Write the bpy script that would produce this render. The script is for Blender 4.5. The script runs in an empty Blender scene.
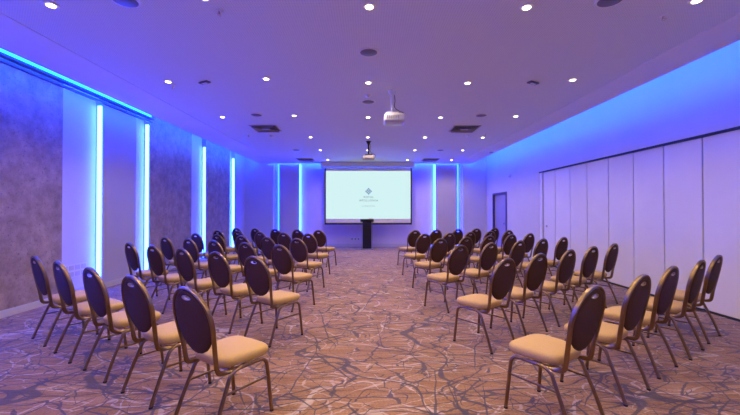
import bpy, bmesh, math, random
from mathutils import Vector, Matrix
PI = math.pi
C = bpy.context.scene.collection
random.seed(7)

# ------------------------------------------------------------------ camera
CAMH = 1.42
cam_d = bpy.data.cameras.new('camera'); cam = bpy.data.objects.new('camera', cam_d); C.objects.link(cam)
cam_d.sensor_width = 36.0; cam_d.lens = 18.0; cam_d.clip_start = 0.05
cam.location = (0, 0, CAMH)
cam.rotation_euler = (math.radians(90 + 0.62), 0, math.radians(-0.46))
bpy.context.scene.camera = cam

# ------------------------------------------------------------------ world, exposure
w = bpy.data.worlds.new('world'); bpy.context.scene.world = w; w.use_nodes = True
w.node_tree.nodes['Background'].inputs[0].default_value = (0.02, 0.02, 0.03, 1)
w.node_tree.nodes['Background'].inputs[1].default_value = 0.5
vs = bpy.context.scene.view_settings
vs.view_transform = 'Standard'; vs.look = 'None'; vs.gamma = 1.0; vs.use_curve_mapping = False
vs.exposure = 0.0
WARM = (1.0, 0.78, 0.53)
SPOT_W = 67.0
SPOT_SIDE_W = 33.0
BLUE = (0.008, 0.078, 1.0)
S_COVE = 155.0       # hidden cove strips
S_STRIP = 92.0      # strips in plain view on the panel edges
S_COVE_LEFT = 200.0
S_BACK = 82.0

# ------------------------------------------------------------------ sizes
XL, XLR, XR = -4.87, -5.00, 4.76
YB, YF = 14.86, -3.2
H = 3.32
CEL, CER, CEB = -4.25, 4.12, 14.62
HV = 3.80                                     # top of the light coves

# ------------------------------------------------------------------ materials
def mat(name, col, rough=0.6, metal=0.0, spec=0.5, emit=None, es=0.0):
    m = bpy.data.materials.new(name); m.use_nodes = True
    b = m.node_tree.nodes['Principled BSDF']
    b.inputs['Base Color'].default_value = (*col, 1)
    b.inputs['Roughness'].default_value = rough
    b.inputs['Metallic'].default_value = metal
    b.inputs['Specular IOR Level'].default_value = spec
    if emit:
        b.inputs['Emission Color'].default_value = (*emit, 1); b.inputs['Emission Strength'].default_value = es
    return m

class N:
    """tiny node helper"""
    def __init__(s, m):
        s.t = m.node_tree; s.b = s.t.nodes['Principled BSDF']
    def n(s, typ, **k):
        o = s.t.nodes.new(typ)
        for a, v in k.items(): setattr(o, a, v)
        return o
    def l(s, a, b): s.t.links.new(a, b)
    def setin(s, sock, v):
        if hasattr(v, 'is_linked') or isinstance(v, bpy.types.NodeSocket): s.l(v, sock)
        else: sock.default_value = v
    def math(s, op, a, b=None, c=None):
        o = s.n('ShaderNodeMath', operation=op)
        s.setin(o.inputs[0], a)
        if b is not None: s.setin(o.inputs[1], b)
        if c is not None: s.setin(o.inputs[2], c)
        return o.outputs[0]
    def coord(s, sc=(1, 1, 1), rot=0.0, off=(0, 0, 0)):
        tc = s.n('ShaderNodeTexCoord'); mp = s.n('ShaderNodeMapping')
        s.l(tc.outputs['Object'], mp.inputs[0])
        mp.inputs['Scale'].default_value = sc; mp.inputs['Rotation'].default_value = (0, 0, rot); mp.inputs['Location'].default_value = off
        return mp.outputs[0]
    def noise(s, vec, scale, detail=3, rough=0.5):
        o = s.n('ShaderNodeTexNoise'); s.l(vec, o.inputs['Vector'])
        o.inputs['Scale'].default_value = scale; o.inputs['Detail'].default_value = detail; o.inputs['Roughness'].default_value = rough
        return o
    def ramp(s, fac, stops):
        o = s.n('ShaderNodeValToRGB'); s.l(fac, o.inputs[0]); e = o.color_ramp.elements
        while len(e) < len(stops): e.new(0.5)
        for i, (p, c) in enumerate(stops):
            e[i].position = p; e[i].color = (*c, 1)
        return o.outputs[0]
    def mix(s, fac, a, b, typ='MIX'):
        o = s.n('ShaderNodeMix', data_type='RGBA', blend_type=typ)
        s.setin(o.inputs[0], fac)
        for sock, v in ((o.inputs[6], a), (o.inputs[7], b)):
            if isinstance(v, tuple): sock.default_value = (*v, 1)
            else: s.l(v, sock)
        return o.outputs[2]
    def bump(s, h, strength, dist=0.01):
        o = s.n('ShaderNodeBump'); s.l(h, o.inputs['Height'])
        o.inputs['Strength'].default_value = strength; o.inputs['Distance'].default_value = dist
        s.l(o.outputs[0], s.b.inputs['Normal'])

def carpet():
    m = mat('carpet', (0.3, 0.2, 0.15), 0.95, spec=0.03); k = N(m)
    p = k.coord()
    n1 = k.noise(p, 1.1, 4, 0.6).outputs[0]
    st = k.noise(k.coord((1.2, 5.0, 1)), 1.6, 5, 0.65).outputs[0]
    base = k.ramp(n1, [(0.3, (0.195, 0.095, 0.024)), (0.7, (0.295, 0.152, 0.044))])
    base = k.mix(k.ramp(st, [(0.35, (0, 0, 0)), (0.75, (1, 1, 1))]), base, (0.37, 0.215, 0.09))
    fine = k.noise(p, 60, 2, 0.7).outputs[0]
    base = k.mix(0.55, base, k.ramp(fine, [(0.3, (0.42, 0.40, 0.40)), (0.7, (1.25, 1.25, 1.25))]), 'MULTIPLY')
    def lines(sc, rot, off, width, dist, mask_lo, mask_hi, ns):
        v = k.coord(sc, rot, off)
        d = k.noise(v, ns, 3, 0.55)
        sub = k.n('ShaderNodeVectorMath', operation='SUBTRACT'); k.l(d.outputs[1], sub.inputs[0]); sub.inputs[1].default_value = (.5, .5, .5)
        scl = k.n('ShaderNodeVectorMath', operation='SCALE'); k.l(sub.outputs[0], scl.inputs[0]); scl.inputs['Scale'].default_value = dist
        add = k.n('ShaderNodeVectorMath', operation='ADD'); k.l(v, add.inputs[0]); k.l(scl.outputs[0], add.inputs[1])
        vo = k.n('ShaderNodeTexVoronoi', feature='DISTANCE_TO_EDGE', voronoi_dimensions='2D'); k.l(add.outputs[0], vo.inputs['Vector']); vo.inputs['Scale'].default_value = 1.0
        wn = k.noise(v, 0.9, 2, 0.5).outputs[0]
        wd = k.math('MULTIPLY', k.math('SUBTRACT', wn, mask_lo), width / (mask_hi - mask_lo))
        wd = k.math('MAXIMUM', wd, 0.0)
        q = k.math('DIVIDE', vo.outputs['Distance'], k.math('ADD', wd, 0.0001))
        r = k.n('ShaderNodeMapRange', interpolation_type='SMOOTHSTEP'); k.l(q, r.inputs[0])
        r.inputs[1].default_value = 0.7; r.inputs[2].default_value = 1.3; r.inputs[3].default_value = 1.0; r.inputs[4].default_value = 0.0
        return r.outputs[0]
    def strokes(sc, rot, off, c, width, lo, hi):
        """long curving strokes: the level lines of a smooth noise, broken up and varied in width by another"""
        v = k.coord(sc, rot, off)
        n = k.noise(v, 1.0, 1.5, 0.35).outputs[0]
        wn = k.noise(v, 1.7, 2, 0.5).outputs[0]
        wd = k.math('MAXIMUM', k.math('MULTIPLY', k.math('SUBTRACT', wn, lo), width / (hi - lo)), 0.0)
        q = k.math('DIVIDE', k.math('ABSOLUTE', k.math('SUBTRACT', n, c)), k.math('ADD', wd, 0.00005))
        r = k.n('ShaderNodeMapRange', interpolation_type='SMOOTHSTEP'); k.l(q, r.inputs[0])
        r.inputs[1].default_value = 0.7; r.inputs[2].default_value = 1.3; r.inputs[3].default_value = 1.0; r.inputs[4].default_value = 0.0
        return r.outputs[0]
    pale = (0.50, 0.39, 0.24); dark = (0.055, 0.047, 0.048)
    for a in (((1.7, 2.9, 1), 0.5, (3, 7, 0), 0.024, 0.25, 0.42, 0.62, 2.0),
              ((3.0, 6.0, 1), 0.1, (5, 19, 0), 0.036, 0.3, 0.46, 0.62, 2.0)):
        base = k.mix(k.math('MULTIPLY', lines(*a), 0.55), base, pale)
    for a in (((.8, 1.3, 1), 0.7, (3, 1, 0), .47, 0.0050, 0.38, 0.6), ((1.1, .7, 1), 0.2, (14, 9, 0), .55, 0.0042, 0.40, 0.6),
              ((1.0, 2.6, 1), -0.5, (24, 9, 0), .50, 0.0059, 0.42, 0.6)):
        base = k.mix(k.math('MULTIPLY', strokes(*a), 0.65), base, pale)
    for a in (((1.2, 2.2, 1), -0.25, (8, 3, 0), 0.022, 0.25, 0.38, 0.62, 2.0),
              ((1.6, 4.6, 1), 0.22, (31, 5, 0), 0.034, 0.2, 0.36, 0.62, 2.0),
              ((2.2, 7.5, 1), -0.12, (51, 8, 0), 0.045, 0.15, 0.38, 0.62, 2.0),
              ((2.0, 1.1, 1), 0.5, (41, 28, 0), 0.016, 0.15, 0.38, 0.62, 2.0),
              ((3.6, 3.0, 1), 0.9, (21, 15, 0), 0.026, 0.3, 0.45, 0.62, 2.2)):
        base = k.mix(k.math('MULTIPLY', lines(*a), 0.85), base, dark)
    for a in (((.55, .9, 1), 0.4, (.3, 2.2, 0), .50, 0.0048, 0.30, 0.6), ((.9, .6, 1), -0.3, (7, 5, 0), .46, 0.0035, 0.34, 0.6),
              ((.7, 2.0, 1), 0.15, (17, 3, 0), .53, 0.0040, 0.36, 0.6), ((.8, 2.8, 1), -0.2, (37, 13, 0), .48, 0.0046, 0.38, 0.6),
              ((1.6, 1.2, 1), 1.0, (2, 23, 0), .52, 0.0028, 0.40, 0.6)):
        base = k.mix(k.math('MULTIPLY', strokes(*a), 0.85), base, dark)
    k.l(base, k.b.inputs['Base Color'])
    k.b.inputs['Sheen Weight'].default_value = 0.42; k.b.inputs['Sheen Tint'].default_value = (1.0, 0.80, 0.55, 1); k.b.inputs['Sheen Roughness'].default_value = 0.35
    k.bump(fine, 0.35, 0.006)
    return m

def mottled(name, c1, c2, c3, rough=0.7):
    m = mat(name, c1, rough); k = N(m); p = k.coord()
    a = k.noise(p, 5.0, 8, 0.72).outputs[0]; b = k.noise(p, 26.0, 4, 0.7).outputs[0]
    col = k.ramp(a, [(0.32, c1), (0.66, c2)])
    col = k.mix(k.ramp(b, [(0.56, (0, 0, 0)), (0.72, (1, 1, 1))]), col, c3)
    k.l(col, k.b.inputs['Base Color']); k.bump(b, 0.15, 0.004)
    return m

def paint(name, col, rough=0.6, amt=0.03, spec=0.4):
    m = mat(name, col, rough, spec=spec); k = N(m); p = k.coord()
    a = k.noise(p, 1.3, 3, 0.5).outputs[0]
    c = k.ramp(a, [(0.3, tuple(x * (1 - amt) for x in col)), (0.7, tuple(min(1, x * (1 + amt)) for x in col))])
    k.l(c, k.b.inputs['Base Color']); k.bump(k.noise(p, 180, 2).outputs[0], 0.05, 0.002)
    return m

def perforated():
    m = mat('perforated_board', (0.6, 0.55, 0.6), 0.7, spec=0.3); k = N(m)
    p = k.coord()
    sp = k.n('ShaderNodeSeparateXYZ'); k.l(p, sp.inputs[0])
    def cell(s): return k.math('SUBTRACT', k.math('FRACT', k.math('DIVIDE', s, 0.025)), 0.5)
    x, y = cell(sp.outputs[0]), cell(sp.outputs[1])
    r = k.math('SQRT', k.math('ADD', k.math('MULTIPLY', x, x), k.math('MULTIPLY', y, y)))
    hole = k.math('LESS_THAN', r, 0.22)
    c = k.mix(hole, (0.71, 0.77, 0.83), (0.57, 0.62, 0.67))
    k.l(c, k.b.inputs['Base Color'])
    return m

def fabric(name, c1, c2, rough=0.85, sc=220, spec=0.3):
    m = mat(name, c1, rough, spec=spec); k = N(m); p = k.coord()
    a = k.noise(p, sc, 2, 0.6).outputs[0]
    k.l(k.ramp(a, [(0.35, c1), (0.65, c2)]), k.b.inputs['Base Color']); k.bump(a, 0.2, 0.002)
    return m

def metal(name, col, rough, amt=0.25):
    m = mat(name, col, rough, 1.0); k = N(m); p = k.coord((1, 1, 0.3))
    a = k.noise(p, 30, 3, 0.6).outputs[0]
    k.l(k.ramp(a, [(0.3, tuple(x * (1 - amt) for x in col)), (0.7, col)]), k.b.inputs['Base Color'])
    return m

def glow(name, col, s):
    m = bpy.data.materials.new(name); m.use_nodes = True; t = m.node_tree; t.nodes.clear()
    e = t.nodes.new('ShaderNodeEmission'); o = t.nodes.new('ShaderNodeOutputMaterial')
    e.inputs[0].default_value = (*col, 1); e.inputs[1].default_value = s; t.links.new(e.outputs[0], o.inputs[0])
    return m

M = dict(
    carpet=carpet(),
    white=paint('white_wall_paint', (0.70, 0.66, 0.70)),
    backwall=paint('back_wall_paint', (0.72, 0.64, 0.70)),
    backpanel=paint('back_panel', (0.58, 0.52, 0.60)),
    partition=paint('partition_laminate', (0.84, 0.80, 0.82), 0.42),
    smooth=paint('pale_panel', (0.52, 0.47, 0.50), 0.5),
    brown=mottled('brown_wallcover', (0.27, 0.19, 0.16), (0.52, 0.38, 0.31), (0.19, 0.13, 0.12)),
    skirting=paint('skirting_paint', (0.60, 0.55, 0.56), 0.4),
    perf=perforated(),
    ceil=paint('ceiling_paint', (0.78, 0.80, 0.84), 0.7),
    lip=mat('dark_lip', (0.14, 0.12, 0.16), 0.5),
    black=mat('black_gap', (0.015, 0.015, 0.017), 0.5),
    seat=fabric('tan_seat_fabric', (0.46, 0.285, 0.075), (0.55, 0.35, 0.11)),
    back=fabric('brown_back_fabric', (0.058, 0.026, 0.012), (0.082, 0.037, 0.017), 0.7, spec=0.12),
    bronze=metal('bronze_metal', (0.30, 0.19, 0.085), 0.32),
    grip=metal('grip_metal', (0.70, 0.55, 0.38), 0.28),
    rubber=mat('black_rubber', (0.035, 0.028, 0.025), 0.7),
    lectern=mat('black_lectern', (0.006, 0.006, 0.007), 0.35),
    steel=metal('steel', (0.45, 0.46, 0.5), 0.35),
    paper=mat('paper', (0.8, 0.78, 0.75), 0.7),
    doorframe=metal('door_frame_bronze', (0.22, 0.16, 0.145), 0.45),
    doorleaf=paint('door_leaf', (0.38, 0.34, 0.42), 0.4),
    plastic=mat('white_plastic', (0.75, 0.75, 0.78), 0.35),
    grille=mat('speaker_grille', (0.16, 0.15, 0.20), 0.5),
    ventd=mat('vent_blade', (0.48, 0.43, 0.40), 0.5),
    ventb=mat('vent_back', (0.14, 0.13, 0.14), 0.6),
    screenb=mat('screen_border', (0.012, 0.012, 0.014), 0.6),
    screenw=mat('screen_cloth', (0.68, 0.62, 0.68), 0.7),
    projected=glow('projected_picture', (0.70, 0.965, 0.98), 0.93),
    logo1=glow('logo_blue', (0.16, 0.27, 0.52), 0.93),
    logo2=glow('logo_text', (0.10, 0.19, 0.23), 0.93),
    grey_case=mat('grey_case', (0.34, 0.30, 0.36), 0.45),
    proj_white=mat('projector_white', (0.50, 0.50, 0.58), 0.3),
    lens=mat('dark_lens', (0.02, 0.02, 0.03), 0.1),
    lamp=glow('lamp_face', (1.0, 0.80, 0.60), 14.0),
    cove=glow('cove_led', BLUE, S_COVE),
    covel=glow('left_cove_led', (0.0004, 0.0075, 1.0), S_COVE_LEFT),
    strip=glow('wall_led', (0.010, 0.040, 1.0), S_STRIP),
    stripb=glow('back_led', (0.006, 0.030, 1.0), S_BACK),
    stripd=glow('back_led_dim', (0.003, 0.022, 1.0), S_BACK * 0.5),
)

# ------------------------------------------------------------------ mesh helpers
def box(bm, x0, x1, y0, y1, z0, z1, bev=0.0, seg=2):
    r = bmesh.ops.create_cube(bm, size=1.0); vs_ = r['verts']
    for v in vs_:
        v.co = Vector(((x0 + x1) / 2 + v.co.x * (x1 - x0), (y0 + y1) / 2 + v.co.y * (y1 - y0), (z0 + z1) / 2 + v.co.z * (z1 - z0)))
    if bev:
        es = list({e for v in vs_ for e in v.link_edges})
        bmesh.ops.bevel(bm, geom=es, offset=bev, segments=seg, profile=0.5, affect='EDGES')
    return bm
def cyl(bm, x, y, z0, z1, r0, r1=None, seg=24, cap=True):
    if r1 is None: r1 = r0
    a = [bm.verts.new((x + r0 * math.cos(2*PI*i/seg), y + r0 * math.sin(2*PI*i/seg), z0)) for i in range(seg)]
    b = [bm.verts.new((x + r1 * math.cos(2*PI*i/seg), y + r1 * math.sin(2*PI*i/seg), z1)) for i in range(seg)]
    for i in range(seg): bm.faces.new((a[i], a[(i+1) % seg], b[(i+1) % seg], b[i]))
    if cap: bm.faces.new(a[::-1]); bm.faces.new(b)
    return bm
def smooth_path(pts, n=6):
    """Catmull-Rom through the points"""
    P = [Vector(p) for p in pts]; out = []
    for i in range(len(P) - 1):
        p0 = P[max(i-1, 0)]; p1 = P[i]; p2 = P[i+1]; p3 = P[min(i+2, len(P)-1)]
        for k in range(n):
            t = k / n
            out.append(0.5 * ((2*p1) + (p2-p0)*t + (2*p0-5*p1+4*p2-p3)*t*t + (-p0+3*p1-3*p2+p3)*t**3))
    out.append(P[-1]); return out
def tube(bm, pts, ra, rb=None, seg=8, closed=False, ref=Vector((0, 1, 0)), cap=True):
    """ra across, rb along the reference direction"""
    if rb is None: rb = ra
    P = [Vector(p) for p in pts]; n = len(P); rings = []
    for i in range(n):
        if closed: t = P[(i+1) % n] - P[i-1]
        else: t = P[min(i+1, n-1)] - P[max(i-1, 0)]
        t.normalize()
        s = t.cross(ref)
        if s.length < 1e-3: s = t.cross(Vector((1, 0, 0)))
        s.normalize(); u = s.cross(t).normalized()
        rings.append([bm.verts.new(P[i] + s * ra * math.cos(2*PI*j/seg) + u * rb * math.sin(2*PI*j/seg)) for j in range(seg)])
    for i in range(n if closed else n - 1):
        a, b = rings[i], rings[(i+1) % n]
        for j in range(seg): bm.faces.new((a[j], a[(j+1) % seg], b[(j+1) % seg], b[j]))
    if cap and not closed: bm.faces.new(rings[0][::-1]); bm.faces.new(rings[-1])
    return bm
def obj(name, bm, m, parent=None, smooth=False, label=None):
    bmesh.ops.recalc_face_normals(bm, faces=bm.faces)
    me = bpy.data.meshes.new(name); bm.to_mesh(me); bm.free()
    me.materials.append(m)
    if smooth:
        for p in me.polygons: p.use_smooth = True
        try: me.set_sharp_from_angle(angle=math.radians(40))
        except Exception: pass
    o = bpy.data.objects.new(name, me); C.objects.link(o)
    if parent: o.parent = parent
    if label: o['label'] = label
    return o
def nb(): return bmesh.new()
def bx(*a, **k): return box(nb(), *a, **k)
def tag(o, label, cat, group=None):
    o['label'] = label; o['category'] = cat
    if group: o['group'] = group
    return o
def empty(name, loc=(0, 0, 0), rz=0.0):
    o = bpy.data.objects.new(name, None); C.objects.link(o); o.location = loc; o.rotation_euler = (0, 0, rz)
    o.empty_display_size = 0.1
    return o
def struct(name, bm, m, label=None, parent=None):
    o = obj(name, bm, m, parent)
    if not parent: o['kind'] = 'structure'
    if label: o['label'] = label
    return o
def dup(root, loc, rz=0.0):
    def cp(o, par):
        c = o.copy(); C.objects.link(c)
        if par: c.parent = par
        for ch in [x for x in bpy.data.objects if x.parent == o]: cp(ch, c)
        return c
    kids = KIDS.get(root.name)
    if kids is None: KIDS[root.name] = kids = [(x, [g for g in bpy.data.objects if g.parent == x]) for x in bpy.data.objects if x.parent == root]
    r = root.copy(); C.objects.link(r); r.location = loc; r.rotation_euler = (0, 0, rz)
    for ch, gs in kids:
        c = ch.copy(); C.objects.link(c); c.parent = r
        for g in gs:
            d = g.copy(); C.objects.link(d); d.parent = c
    return r
KIDS = {}

# ------------------------------------------------------------------ the room
struct('floor', bx(XLR - .1, XR + .35, YF - .1, YB + .1, -0.12, 0), M['carpet'], 'brown patterned carpet with dark and pale branching lines')
# ceiling: perforated field, smooth margins round it, and the closed top of the coves
PL, PR = -3.50, 3.56
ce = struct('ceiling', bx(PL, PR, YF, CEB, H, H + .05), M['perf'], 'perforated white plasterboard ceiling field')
mg = nb()
box(mg, CEL, PL, YF, CEB, H - .006, H + .05); box(mg, PR, CER, YF, CEB, H - .006, H + .05)
struct('ceiling_margin', mg, M['ceil'], 'smooth ceiling margin beside the perforated field', ce)
cv = nb()
box(cv, XLR - .1, XR + .1, YF, YB, HV, HV + .1)
box(cv, CEL + .55, CEL + .6, YF, YB - .5, H + .05, HV)
box(cv, CER - .6, CER - .55, YF, YB - .5, H + .05, HV)
box(cv, CEL + .6, CER - .6, YB - .75, YB - .7, H + .05, HV)
struct('cove_lining', cv, M['ceil'], None, ce)

wl = struct('wall_left', bx(XLR - .1, XLR, YF, YB, 0, HV), M['white'], 'white left wall seen in the lit recesses')
panels = [(YF, 1.55, 'brown', 3.50), (2.05, 3.03, 'smooth', 3.50), (3.95, 5.95, 'brown', 3.50), (6.85, 7.83, 'smooth', 3.50), (8.32, 10.30, 'brown', HV), (11.23, 13.15, 'brown', HV), (13.65, YB, 'white', HV)]
for y0, y1, mm, top in panels:
    obj('wall_panel', bx(XLR, XL, y0, y1, 0, top), M[mm], wl,
        label={'brown': 'mottled brown wallcovering panel', 'smooth': 'pale smooth panel between two light strips', 'white': 'white end panel by the corner'}[mm])
bl = nb()
for y0, y1, mm, top in panels: box(bl, XL, XL + .014, y0, y1, 0, .10)
for y0, y1 in ((1.55, 2.05), (3.03, 3.95), (5.95, 6.85), (7.83, 8.32), (10.3, 11.23), (13.15, 13.65)): box(bl, XLR, XLR + .014, y0, y1 - .03, 0, .10)
struct('baseboard_left', bl, M['skirting'], 'pale skirting along the left wall')
# dark ledge under the open part of the left light slot
lb = nb(); box(lb, XL, XL + .06, YF, 8.32, 3.40, 3.43); box(lb, XL, XL + .10, YF, 8.32, 3.47, 3.50)
struct('trim_1', lb, M['lip'], 'dark ledge under the blue light slot of the left wall')

# right wall with the opening of the folding partition and a recessed door
PY1, PZ = 10.19, 2.50
DY0, DY1, DZ = 12.54, 13.95, 2.10
wr = nb()
box(wr, XR, XR + .25, YF, PY1, PZ + .012, HV)
box(wr, XR, XR + .25, PY1, DY0, 0, HV)
box(wr, XR, XR + .25, DY0, DY1, DZ, HV)
box(wr, XR, XR + .25, DY1, YB + .1, 0, HV)
struct('wall_right', wr, M['white'], 'white right wall above the folding partition and around the door')
struct('wall_behind_partition', bx(XR + .25, XR + .35, YF, YB + .1, 0, HV), M['white'])
struct('baseboard_right', box(bx(XR - .014, XR, PY1 + .02, DY0, 0, .10), XR - .014, XR, DY1, YB, 0, .10), M['skirting'], 'pale skirting along the right wall')

wb = struct('wall_back', bx(XLR - .1, XR + .1, YB, YB + .1, 0, HV), M['backwall'], 'lavender lit back wall behind the screen')
for x0, x1, mm in ((-4.87, -3.72, 'white'), (-3.49, -2.70, 'backpanel'), (2.74, 3.60, 'backpanel'), (3.82, XR, 'white')):
    obj('wall_panel', bx(x0, x1, YB - .12, YB, 0, HV), M[mm], wb, label='raised flat panel of the back wall')
bb = nb()
for x0, x1, y in ((XL, -3.72, YB - .12), (-3.49, -2.70, YB - .12), (-2.64, 2.68, YB), (2.74, 3.60, YB - .12), (3.82, XR, YB - .12)):
    box(bb, x0, x1, y - .014, y, 0, .13)
struct('baseboard_back', bb, M['skirting'], 'pale skirting along the back wall')
struct('wall_front', bx(XLR - .1, XR + .35, YF - .1, YF, 0, HV), M['white'])

# door in the right wall
dr = empty('door_1', (XR, (DY0 + DY1) / 2, 0)); dr['kind'] = 'structure'; dr['label'] = 'recessed door near the back right corner in a dark bronze frame'
hw = (DY1 - DY0) / 2
f = nb()
box(f, -.02, .20, hw - .07, hw, 0, DZ); box(f, -.02, .20, -hw, -hw + .07, 0, DZ); box(f, -.02, .20, -hw + .07, hw - .07, DZ - .07, DZ)
obj('door_frame', f, M['doorframe'], dr)
lf = obj('door_leaf', bx(.05, .10, -hw + .30, hw - .07, .01, DZ - .075), M['doorleaf'], dr)
l2 = obj('door_leaf', bx(.05, .10, -hw + .075, -hw + .295,   .01, DZ - .075), M['lip'], dr, label='narrow dark side leaf')
h_ = nb(); tube(h_, [(.05, -hw + .36, 1.0), (.0, -hw + .36, 1.0), (.0, -hw + .50, 1.0)], .011, seg=8, ref=Vector((0, 0, 1))); box(h_, .04, .05, -hw + .33, -hw + .39, .92, 1.10)
obj('door_handle', h_, M['steel'], lf)

# folding partition
pt = tag(empty('folding_partition', (XR, PY1, 0)), 'pale folding partition of tall flat panels along the right wall', 'partition')
joints = [9.98 + .0, 9.36, 8.67, 8.0, 7.29, 6.60, 5.92, 5.23, 4.54, 3.85, 3.16, 2.47, 1.78, 1.09, .40, -.29, -.98, -1.67, -2.36, -3.05]
obj('jamb', bx(.0, .06, joints[0] + .03 - PY1, -.02, 0.012, PZ - .024), M['partition'], pt)
for a, b in zip(joints[:-1], joints[1:]):
    p = obj('panel', bx(.02, .09, b + .011 - PY1, a - .011 - PY1, .035, PZ - .024, bev=.004, seg=1), M['partition'], pt)
    if a == joints[0]:
        kb = nb(); cyl(kb, 0, 0, 0, .02, .03, .026, 16)
        bmesh.ops.rotate(kb, verts=kb.verts, cent=(0, 0, 0), matrix=Matrix.Rotation(-PI/2, 3, 'Y'))
        bmesh.ops.translate(kb, verts=kb.verts, vec=(.021, 9.80 - PY1, 1.03))
        obj('lock', kb, M['steel'], p)
    obj('floor_seal', bx(.03, .08, b + .011 - PY1, a - .011 - PY1, .0, .035), M['rubber'], p)
sm = nb()
for j in joints: box(sm, .045, .10, j - .011 - PY1, j + .011 - PY1, .0, PZ - .024)
sm2 = obj('seal_strips', sm, mat('seal_grey_blue', (0.10, 0.10, 0.14), 0.5), pt)
obj('track', bx(-.004, .10, YF - PY1 + .05, 0, PZ - .022, PZ + .012), M['black'], pt, label='black overhead track')

# ------------------------------------------------------------------ light strips
def segbox(bm, x0, x1, y0, y1, z0, z1, axis, n):
    for i in range(n):
        a, b = i / n, (i + 1) / n
        if axis == 'y': box(bm, x0, x1, y0 + (y1-y0)*a, y0 + (y1-y0)*b, z0, z1)
        elif axis == 'x': box(bm, x0 + (x1-x0)*a, x0 + (x1-x0)*b, y0, y1, z0, z1)
        else: box(bm, x0, x1, y0, y1, z0 + (z1-z0)*a, z0 + (z1-z0)*b)
    return bm
def led(name, bm, m, label, group=None): return tag(obj(name, bm, m), label, 'light strip', group)
led('cove_light_strip', segbox(nb(), CER - .05, CER - .02, YF + .05, YB - .05, H + .055, H + .08, 'y', 8), M['cove'], 'blue light strip hidden above the ceiling edge along the right wall')
led('cove_light_strip', segbox(nb(), CEL + .02, CEL + .05, YF + .05, YB - .3, H + .055, H + .08, 'y', 8), M['cove'], 'blue light strip hidden above the left ceiling edge, near half added for more light')  # far half washes the wall; near half is added for more blue light
led('cove_light_strip', segbox(nb(), CEL + .4, CER - .4, CEB - .04, CEB - .015, H + .055, H + .075, 'x', 5), mat_c := glow('cove_led_back', BLUE, 190.0), 'blue light strip hidden above the ceiling edge along the back wall')
led('slot_light_strip', segbox(nb(), XL + .005, XL + .03, YF + .05, 8.32, 3.515, 3.60, 'y', 6), M['covel'], 'long cyan-blue light strip in the slot atop the left wall')
for y, lab in ((2.05, 'vertical blue strip beside the camera on the left wall, outside the picture'),
               (3.95, 'vertical blue strip on the left wall just outside the left picture edge'),
               (6.85, 'widest vertical blue light strip, nearest on the left wall'),
               (8.32, 'second nearest vertical blue strip on the left wall, beside pale panel'),
               (11.23, 'third nearest vertical blue strip on the left wall'),
               (13.65, 'farthest vertical blue light strip on the left wall')):
    led('vertical_light_strip', segbox(nb(), XLR + .045, XL - .02, y - .028, y - .004, .02, 3.36, 'z', 4), M['strip'], lab)
led('vertical_light_strip', segbox(nb(), -2.692, -2.645, YB - .09, YB - .03, .02, 3.30, 'z', 3), M['stripb'], 'bright thin blue strip on back wall left of the screen')
led('vertical_light_strip', segbox(nb(), 2.685, 2.732, YB - .09, YB - .03, .02, 3.30, 'z', 3), M['stripb'], 'bright thin blue strip on back wall right of the screen')
led('vertical_light_strip', segbox(nb(), -3.55, -3.50, YB - .09, YB - .03, .02, 3.30, 'z', 3), M['stripd'], 'dim thin blue strip on back wall, nearer the left corner')
led('vertical_light_strip', segbox(nb(), 3.61, 3.66, YB - .09, YB - .03, .02, 3.30, 'z', 3), M['stripd'], 'dim thin blue strip on back wall, nearer the right corner')

# ------------------------------------------------------------------ screen
SY = 14.25; SX0, SX1, SZ0, SZ1 = -1.635, 1.73, 0.965, 3.095
sc = tag(empty('projector_screen', (0, SY, 0)), 'large white projection screen with black border showing a hotel logo', 'screen')
obj('screen_cloth', bx(SX0, SX1, 0, .02, SZ0, SZ1), M['screenw'], sc)
br = nb()
box(br, SX0, SX0 + .05, -.006, .0, SZ0, SZ1); box(br, SX1 - .05, SX1, -.006, .0, SZ0, SZ1)
box(br, SX0 + .05, SX1 - .05, -.006, .0, SZ0, SZ0 + .02)
obj('screen_border', br, M['screenb'], sc)
obj('weight_bar', bx(SX0, SX1, -.02, .03, SZ0 - .05, SZ0, bev=.008), M['screenb'], sc)
PX0, PX1, PZ0, PZ1 = SX0 + .055, SX1 - .055, SZ0 + .17, SZ1 - .11
pj = obj('projected_picture', bx(PX0, PX1, -.004, -.001, PZ0, PZ1), M['projected'], sc)
obj('screen_case', bx(SX0 - .13, SX1 + .10, -.13, .10, SZ1 + .03, H - .006, bev=.01), M['plastic'], sc)
cx = 0.06
lg = nb()
for i in range(3):
    for j in range(3):
        s = .052; a = (i - 1) * .066; b = (j - 1) * .066
        u, v = (a - b) * .72, (a + b) * .72
        q = [bm_v for bm_v in (lg.verts.new((cx + u + dx, -.006, 2.198 + v + dz)) for dx, dz in ((-s*.72, 0), (0, -s*.72), (s*.72, 0), (0, s*.72)))]
        lg.faces.new(q)
obj('logo', lg, M['logo1'], pj)
def text(s, x, y, z, size, m, parent, name='lettering', sp=1.0):
    cu = bpy.data.curves.new(name, 'FONT'); cu.body = s; cu.size = size; cu.align_x = 'CENTER'; cu.space_character = sp; cu.extrude = .0005
    o = bpy.data.objects.new(name + '_tmp', cu); C.objects.link(o)
    dg = bpy.context.evaluated_depsgraph_get(); me = bpy.data.meshes.new_from_object(o.evaluated_get(dg))
    bpy.data.objects.remove(o); me.materials.clear(); me.materials.append(m)
    t = bpy.data.objects.new(name, me); C.objects.link(t); t.parent = parent
    t.location = (x, y, z); t.rotation_euler = (PI/2, 0, 0); return t
text('ROYAL', cx, -.006, 1.942, .105, M['logo2'], pj, sp=1.25)
text('APOLLONIA', cx, -.006, 1.810, .108, M['logo2'], pj, sp=1.3)
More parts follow.
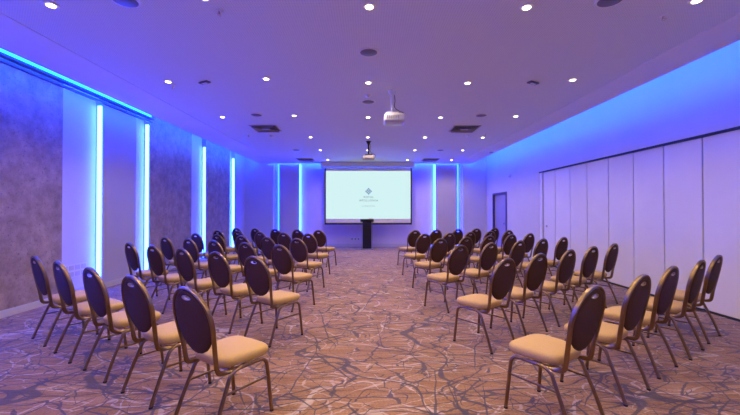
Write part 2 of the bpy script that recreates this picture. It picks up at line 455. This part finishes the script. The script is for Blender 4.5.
text('LIMASSOL', cx, -.006, 1.607, .068, M['logo2'], pj, sp=1.9)

# ------------------------------------------------------------------ lectern
lc = tag(empty('lectern', (0.0, 13.96, 0)), 'slim black lectern standing in front of the projection screen', 'lectern')
obj('base_plate', bx(-.24, .24, -.18, .18, 0, .03, bev=.006), M['steel'], lc)
obj('column', bx(-.165, .165, -.10, .12, .03, 1.05, bev=.01), M['lectern'], lc)
pz = nb(); box(pz, -.20, -.185, -.07, .09, .03, 1.04); box(pz, .185, .20, -.07, .09, .03, 1.04)
obj('side_post', pz, M['steel'], lc)
tp = nb(); box(tp, -.25, .25, -.2, .22, 1.05, 1.10, bev=.01)
for v in tp.verts: v.co.z += (v.co.y - 0) * -.18
obj('reading_top', tp, M['lectern'], lc)
pp = nb(); box(pp, .06, .22, -.17, .10, 1.102, 1.135)
for v in pp.verts: v.co.z += (v.co.y) * -.18
po = obj('paper_stack', pp, M['paper']); po.location = (0, 13.96, 0); tag(po, 'small white stack of papers on the black lectern', 'papers')

# ------------------------------------------------------------------ chairs
def chair():
    r = empty('banquet_chair')
    # seat: rounded trapezoid cushion
    sb = nb(); ns = 40; rings = []
    def outline(t, k):
        c, s = math.cos(t), math.sin(t); e = 0.42
        x = math.copysign(abs(c) ** e, c); y = math.copysign(abs(s) ** e, s)
        w_ = 0.200 + 0.015 * y
        return x * w_ * k, 0.062 + y * 0.195 * k
    for z, k in ((.404, .86), (.406, .93), (.416, .972), (.430, .99), (.442, 1.0), (.456, .99), (.466, .95), (.472, .88), (.476, .70), (.478, .35)):
        rings.append([sb.verts.new((*outline(2*PI*i/ns, k), z)) for i in range(ns)])
    for a, b in zip(rings[:-1], rings[1:]):
        for i in range(ns): sb.faces.new((a[i], a[(i+1) % ns], b[(i+1) % ns], b[i]))
    sb.faces.new(rings[0][::-1]); sb.faces.new(rings[-1])
    obj('seat', sb, M['seat'], r, smooth=True)
    # piping under the cushion
    # backrest pad: ellipse with an oval grip hole near the top
    A, B, ZC = .189, .212, .712
    hz, ha, hb = .874, .046, .0135
    def yof(z, x): return -.172 - (z - .42) * .205 + .12 * x * x * 2
    ns = 44
    th = [2*PI*i/ns for i in range(ns)]
    hole = [(ha * math.cos(t), hz + hb * math.sin(t)) for t in th]
    outer = []
    for t in th:
        dx, dz = math.cos(t), math.sin(t) ; oz = hz - ZC
        a = (dx/A)**2 + (dz/B)**2; b = 2 * oz * dz / B**2; c = (oz/B)**2 - 1
        q = (-b + math.sqrt(b*b - 4*a*c)) / (2*a); outer.append((dx*q, hz + dz*q))
    prof = ((0.0, .010), (.08, .016), (.30, .021), (.6, .022), (.88, .018), (.97, .012), (1.0, .006))
    pb = nb(); fr, bk = [], []
    for s, hh in prof:
        f_, b_ = [], []
        for (hx, hz_), (ox, oz) in zip(hole, outer):
            x = hx + (ox - hx) * s; z = hz_ + (oz - hz_) * s
            f_.append(pb.verts.new((x, yof(z, x) + hh, z))); b_.append(pb.verts.new((x, yof(z, x) - hh * .75, z)))
        fr.append(f_); bk.append(b_)
    for L in (fr, bk):
        for a, b in zip(L[:-1], L[1:]):
            for i in range(ns): pb.faces.new((a[i], a[(i+1) % ns], b[(i+1) % ns], b[i]))
    for i in range(ns):
        j = (i+1) % ns
        pb.faces.new((fr[0][i], fr[0][j], bk[0][j], bk[0][i])); pb.faces.new((fr[-1][i], fr[-1][j], bk[-1][j], bk[-1][i]))
    bk_o = obj('backrest', pb, M['back'], r, smooth=True)
    g = nb(); tube(g, [(ha*1.0*math.cos(t), yof(hz, 0) , hz + hb * 1.05 * math.sin(t)) for t in th[::2]], .004, .013, seg=6, closed=True)
    obj('hand_grip', g, M['grip'], bk_o, smooth=True)
    # back frame: from under the seat up round the oval
    fa, fb = A + .014, B + .012
    pts = [(-.178, .03, .384), (-.176, -.06, .385), (-.174, -.125, .388), (-.173, -.160, .402), (-.173, -.174, .44), (-.176, yof(.52, .17), .52), (-.188, yof(.60, .18), .60)]
    left = smooth_path(pts, 4)
    arc = []
    for i in range(1, 24):
        t = PI * 1.07 - (PI * 1.14) * i / 24
        x, z = fa * math.cos(t), ZC + fb * math.sin(t); arc.append(Vector((x, yof(z, x), z)))
    path = left + arc + [Vector((-p.x, p.y, p.z)) for p in reversed(left)]
    fb_ = nb(); tube(fb_, path, .0105, .017, seg=8)
    obj('back_frame', fb_, M['bronze'], r, smooth=True)
    # legs, rails and stretchers
    def leg(sx, pts):
        b = nb(); tube(b, smooth_path([(sx*x, y, z) for x, y, z in pts], 4), .0135, .0135, seg=8)
        o = obj('leg', b, M['bronze'], r, smooth=True)
        x, y, z = pts[-1]; c = nb(); cyl(c, sx*x, y, 0, .014, .0145, .0142, 10); obj('foot_cap', c, M['rubber'], o, smooth=True)
    for sx in (-1, 1):
        leg(sx, [(.192, .10, .389), (.194, .165, .386), (.197, .198, .362), (.200, .208, .32), (.207, .222, .17), (.214, .238, .012)])
        leg(sx, [(.192, .02, .389), (.194, -.045, .386), (.196, -.088, .360), (.198, -.108, .32), (.207, -.172, .17), (.212, -.232, .012)])
        b = nb(); tube(b, [(sx*.192, .02, .389), (sx*.192, .10, .389)], .0135, .0135, seg=8); obj('seat_rail', b, M['bronze'], r, smooth=True)
        b = nb(); tube(b, [(sx*.2025, .214, .255), (sx*.2025, -.137, .255)], .008, seg=8, ref=Vector((0, 0, 1))); obj('stretcher', b, M['bronze'], r, smooth=True)
    b = nb(); tube(b, [(-.192, .06, .383), (.192, .06, .383)], .010, seg=8); tube(b, [(-.192, -.06, .378), (.192, -.06, .378)], .010, seg=8)
    obj('cross_bar', b, M['bronze'], r, smooth=True)
    return r
proto = chair()
ROWN = ['nearest row', 'second row from the camera', 'third row from the camera', 'third row from the screen', 'second row from the screen', 'row nearest the screen']
POSN = ['aisle seat', 'second from the aisle', 'middle chair', 'second from the wall', 'wall end seat']
# aisle front foot (x, y), facing angle and spacing along the row
LROWS = [(-.675, 2.67, 34, .735), (-.735, 4.29, 35, .745), (-.795, 5.66, 33, .76), (-.815, 6.95, 32, .74), (-.83, 8.40, 29, .73), (-.81, 9.87, 27, .72)]
RROWS = [(1.015, 2.69, 34.5, .725), (.945, 4.08, 37, .71), (.868, 5.56, 35, .72), (.861, 6.91, 34, .69), (.80, 8.30, 31, .70), (.815, 9.86, 27, .70)]
first = True
for side, rows in ((-1, LROWS), (1, RROWS)):
    for ri, (fx, fy, ang, sp) in enumerate(rows):
        a = math.radians(ang); rz = side * a           # left block turns towards the right (negative z rotation)
        R = Matrix.Rotation(rz, 2)
        corner = R @ Vector((-side * .214, .238))      # aisle-side front foot
        c0 = Vector((fx, fy)) - corner
        step = Vector((side * math.cos(a), math.sin(a))) * sp
        for k in range(5):
            jit = random.uniform(-.035, .035) if k else 0
            c = c0 + step * k + Vector((random.uniform(-.015, .015), random.uniform(-.015, .015)))
            if first: o = proto; o.location = (c.x, c.y, 0); o.rotation_euler = (0, 0, rz); first = False
            else: o = dup(proto, (c.x, c.y, 0), rz + jit)
            b = 'left block' if side < 0 else 'right block'
            lab = f'tan-seated oval-back banquet chair, {b}, {ROWN[ri]}, {POSN[k]}'
            tag(o, lab, 'chair', 'banquet chairs set out in angled rows')

# ------------------------------------------------------------------ ceiling fittings
def downlight():
    r = empty('ceiling_downlight')
    b = nb(); cyl(b, 0, 0, -.010, 0, .062, .066, 24)
    obj('trim_ring', b, M['plastic'], r, smooth=True)
    b = nb(); cyl(b, 0, 0, -.014, -.010, .036, .036, 20); obj('lamp_face', b, M['lamp'], r)
    return r
sp_d = bpy.data.lights.new('downlight_beam', 'SPOT'); sp_d.energy = SPOT_W; sp_d.color = WARM
sp_d.spot_size = math.radians(122); sp_d.spot_blend = 1.0; sp_d.shadow_soft_size = 0.045
sp_s = sp_d.copy(); sp_s.energy = SPOT_SIDE_W; sp_s.spot_size = math.radians(150); sp_s.spot_blend = 0.6
dl = None
RN = {0: 'nearest visible row', 1: 'second nearest row', 2: 'third nearest row', 3: 'third farthest row', 4: 'second farthest row', 5: 'farthest row'}
CN = {-2: 'beside the left wall', -1: 'left of the middle line', 0: 'on the middle line', 1: 'right of the middle line', 2: 'beside the right wall'}
ys = [3.40, 5.42, 7.42, 9.42, 11.40, 13.55]
rows = [(-1, -.62), (-1, 1.39)] + list(enumerate(ys))
for ri, y in rows:
    for ci, x in ((-2, -2.90), (-1, -1.44), (0, .02), (1, 1.48), (2, 2.96)):
        if ci == -2 and ri >= 3: continue
        if ci == 2 and ri == 5: x = 3.10
        yy = y + {(0, -1): -.14, (0, 2): -.12, (1, -2): -.02, (1, -1): -.15, (1, 2): -.14, (2, -1): -.12, (2, 2): -.10}.get((ri, ci), 0)
        if dl is None: dl = downlight(); o = dl
        else: o = dup(dl, (0, 0, 0))
        o.location = (x, yy, H)
        if ri < 0: lab = f'small round warm downlight {"just behind" if y < 0 else "overhead just in front of"} the camera, {CN[ci]}'
        else: lab = f'small round warm downlight, {RN[ri]}, {CN[ci]}'
        tag(o, lab, 'light', 'ceiling downlights')
        s = bpy.data.objects.new('downlight_beam', sp_s if abs(ci) == 2 else sp_d); C.objects.link(s); s.parent = o; s.location = (0, 0, -.03)

def speaker():
    r = empty('ceiling_speaker')
    b = nb(); cyl(b, 0, 0, -.012, 0, .118, .124, 32); obj('rim', b, M['plastic'], r, smooth=True)
    b = nb(); cyl(b, 0, 0, -.018, -.010, .085, .108, 32); obj('grille', b, M['grille'], r, smooth=True)
    return r
spk = None
for x, y, lab in ((-2.17, 3.32, 'round ceiling speaker at the top left, nearest on that side'),
                  (2.18, 3.28, 'round ceiling speaker at the top right, nearest on that side'),
                  (.02, 4.38, 'round ceiling speaker on the middle line behind the first downlight'),
                  (.02, 6.36, 'round ceiling speaker on the middle line before the white projector'),
                  (-2.17, 7.25, 'round ceiling speaker in front of the near left air vent'),
                  (2.25, 7.25, 'round ceiling speaker in front of the near right air vent'),
                  (-2.17, 11.4, 'round ceiling speaker far left, before the far left vent'),
                  (2.27, 11.4, 'round ceiling speaker far right, before the far right vent')):
    if spk is None: spk = speaker(); o = spk
    else: o = dup(spk, (0, 0, 0))
    o.location = (x, y, H); tag(o, lab, 'speaker', 'round ceiling speakers')

def vent():
    r = empty('air_vent'); s = .30
    b = nb()
    for x0, x1, y0, y1 in ((-s, s, -s, -s+.03), (-s, s, s-.03, s), (-s, -s+.03, -s+.03, s-.03), (s-.03, s, -s+.03, s-.03)): box(b, x0, x1, y0, y1, -.012, 0)
    obj('vent_frame', b, M['ventd'], r)
    b = nb(); box(b, -s+.03, s-.03, -s+.03, s-.03, -.003, -.001); obj('backing', b, M['ventb'], r)
    for k, q in enumerate((.255, .195, .135)):
        b = nb(); q2 = q - .04
        o_ = [b.verts.new((x*q, y*q, -.045)) for x, y in ((-1,-1),(1,-1),(1,1),(-1,1))]; i_ = [b.verts.new((x*q2, y*q2, -.006)) for x, y in ((-1,-1),(1,-1),(1,1),(-1,1))]
        for j in range(4): b.faces.new((o_[j], o_[(j+1) % 4], i_[(j+1) % 4], i_[j]))
        bmesh.ops.solidify(b, geom=b.faces[:], thickness=.003)
        obj('louvre', b, M['ventd'], r)
    b = nb(); box(b, -.07, .07, -.07, .07, -.03, -.004); obj('centre_plate', b, M['ventd'], r)
    return r
vn = None
for x, y, lab in ((-2.30, 8.42, 'square grey ceiling air vent, near one on the left'), (2.22, 8.42, 'square grey ceiling air vent, near one on the right'),
                  (-2.24, 13.5, 'square grey ceiling air vent, far one on the left'), (2.32, 13.5, 'square grey ceiling air vent, far one on the right')):
    if vn is None: vn = vent(); o = vn
    else: o = dup(vn, (0, 0, 0))
    o.location = (x, y, H); tag(o, lab, 'vent', 'square ceiling vents')

def sprinkler():
    r = empty('fire_sprinkler')
    b = nb(); cyl(b, 0, 0, -.006, 0, .032, .034, 16); obj('rosette', b, M['plastic'], r, smooth=True)
    b = nb(); cyl(b, 0, 0, -.035, -.006, .009, .012, 10); cyl(b, 0, 0, -.04, -.035, .020, .020, 12); obj('head', b, M['grip'], r, smooth=True)
    return r
sk = None
for x, y, lab in ((-1.40, 3.50, 'tiny brass sprinkler next to the nearest left downlight'), (2.88, 3.55, 'tiny brass sprinkler by the nearest right wall downlight'),
                  (-2.93, 5.60, 'tiny sprinkler by the second nearest downlight, left wall side'), (-2.95, 9.2, 'tiny pale sprinkler beyond the near left vent'),
                  (2.9, 9.0, 'tiny sprinkler beside the right wall, past the near right vent')):
    if sk is None: sk = sprinkler(); o = sk
    else: o = dup(sk, (0, 0, 0))
    o.location = (x, y, H); tag(o, lab, 'sprinkler', 'fire sprinklers')

def detector(): 
    r = empty('smoke_detector')
    b = nb(); cyl(b, 0, 0, -.02, 0, .045, .052, 24); obj('base', b, M['plastic'], r, smooth=True)
    b = nb(); cyl(b, 0, 0, -.045, -.02, .028, .042, 24); obj('sensor_head', b, M['plastic'], r, smooth=True)
    return r
dt = None
for x, y, lab in ((.02, 6.02, 'small domed smoke detector on the middle line before the speaker'), (-2.38, 9.2, 'small smoke detector behind the near left vent'), (2.50, 9.2, 'small smoke detector behind the near right vent')):
    if dt is None: dt = detector(); o = dt
    else: o = dup(dt, (0, 0, 0))
    o.location = (x, y, H); tag(o, lab, 'smoke detector')
def motion(x, y, rz, lab):
    r = empty('ceiling_sensor', (x, y, H), rz)
    b = nb(); box(b, -.09, .09, -.04, .04, -.022, 0, bev=.008); obj('housing', b, M['grille'], r, smooth=True)
    b = nb(); box(b, -.05, .05, -.018, .018, -.028, -.020, bev=.003); obj('sensor_window', b, M['plastic'], r, smooth=True)
    tag(r, lab, 'sensor')
motion(-2.38, 5.42, -.5, 'small oblong ceiling sensor between the left downlights')
motion(2.44, 5.40, .5, 'small oblong ceiling sensor between the right downlights')
motion(3.98, 11.8, 1.57, 'small pale oblong sensor at the ceiling edge by the right wall')

# projectors
def projector(x, y, drop, bw, bd, bh, pole_m, body_m, lab, rz=0.0, sh=0.0):
    r = empty('ceiling_projector', (x, y, H), rz)
    zt = -drop + bh
    b = nb(); cyl(b, 0, 0, -.10, 0, .022, .07, 20); cyl(b, 0, 0, -.012, -.0, .075, .075, 20); obj('ceiling_flange', b, pole_m, r, smooth=True)
    b = nb(); cyl(b, 0, 0, zt + .05, -.08, .022, .022, 16); obj('pole', b, pole_m, r, smooth=True)
    b = nb(); box(b, -.10, .10, -.08, .08, zt + .012, zt + .05, bev=.006); obj('bracket', b, pole_m, r, smooth=True)
    b = nb(); box(b, -bw/2 + sh, bw/2 + sh, -bd/2, bd/2, -drop, zt + .012, bev=.035, seg=4); body = obj('body', b, body_m, r, smooth=True)
    b = nb(); cyl(b, 0, 0, 0, .05, .042, .038, 20)
    bmesh.ops.rotate(b, verts=b.verts, cent=(0, 0, 0), matrix=Matrix.Rotation(-PI/2, 3, 'X')); bmesh.ops.translate(b, verts=b.verts, vec=(-bw*.2, bd/2 - .01, -drop + bh*.5))
    obj('lens', b, M['lens'], body, smooth=True)
    b = nb()
    for i in range(7): box(b, -bw*.28 + i*bw*.09, -bw*.28 + i*bw*.09 + .012, -bd/2 - .002, -bd/2 + .004, -drop + bh*.35, -drop + bh*.75)
    obj('rear_sockets', b, M['grille'], body)
    b = nb(); tube(b, smooth_path([(.03, 0, -.02), (.045, 0, -.15), (.04, 0, zt + .14), (.10, -.05, zt + .07), (bw*.5 + .01, -.1, zt + .02), (bw*.5 + .02, -.12, -drop + bh*.5)], 5), .006, seg=6)
    obj('cable', b, M['lens'], r, smooth=True)
    return tag(r, lab, 'projector')
projector(.395, 5.80, .525, .32, .34, .125, M['plastic'], M['proj_white'], 'white projector hanging on a white pole, nearer the camera', sh=.03)
projector(.04, 10.0, .50, .33, .30, .10, M['lens'], M['grey_case'], 'far projector hanging on a dark pole before the screen')

# ------------------------------------------------------------------ wall plates
def plate(name, bm_box, lab, holes, nrm, m=None):
    pass
wp = tag(empty('socket_panel', (XLR, 6.38, 0)), 'pale socket panel low in the left wall recess by the widest strip', 'wall socket')
obj('plate', bx(0, .012, -.30, .26, .30, .52, bev=.003), M['plastic'], wp)
b = nb()
for zz in (.355, .465):
    for i in range(4): box(b, .012, .016, -.27 + i*.135, -.27 + i*.135 + .10, zz - .038, zz + .038)
obj('socket_faces', b, M['skirting'], wp)
for i, x in enumerate((-.60, -.47, -.34)):
    r = empty('wall_socket', (x, YB, .32))
    obj('plate', bx(-.045, .045, -.012, 0, -.045, .045, bev=.003), M['plastic'], r)
    obj('socket_face', bx(-.024, .024, -.015, -.012, -.024, .024), M['black'], r)
    tag(r, ['leftmost of three small wall sockets left of the lectern', 'middle one of three small wall sockets left of the lectern', 'wall socket closest to the lectern of the three'][i], 'wall socket', 'wall sockets by the lectern')
r = empty('wall_sensor', (XR, 12.25, 2.60)); obj('housing', bx(-.04, 0, -.04, .04, -.05, .05, bev=.012), M['plastic'], r, smooth=True)
obj('sensor_window', bx(-.043, -.039, -.022, .022, -.03, .0), M['grille'], r)
tag(r, 'small sensor high on the right wall beside the door', 'sensor')
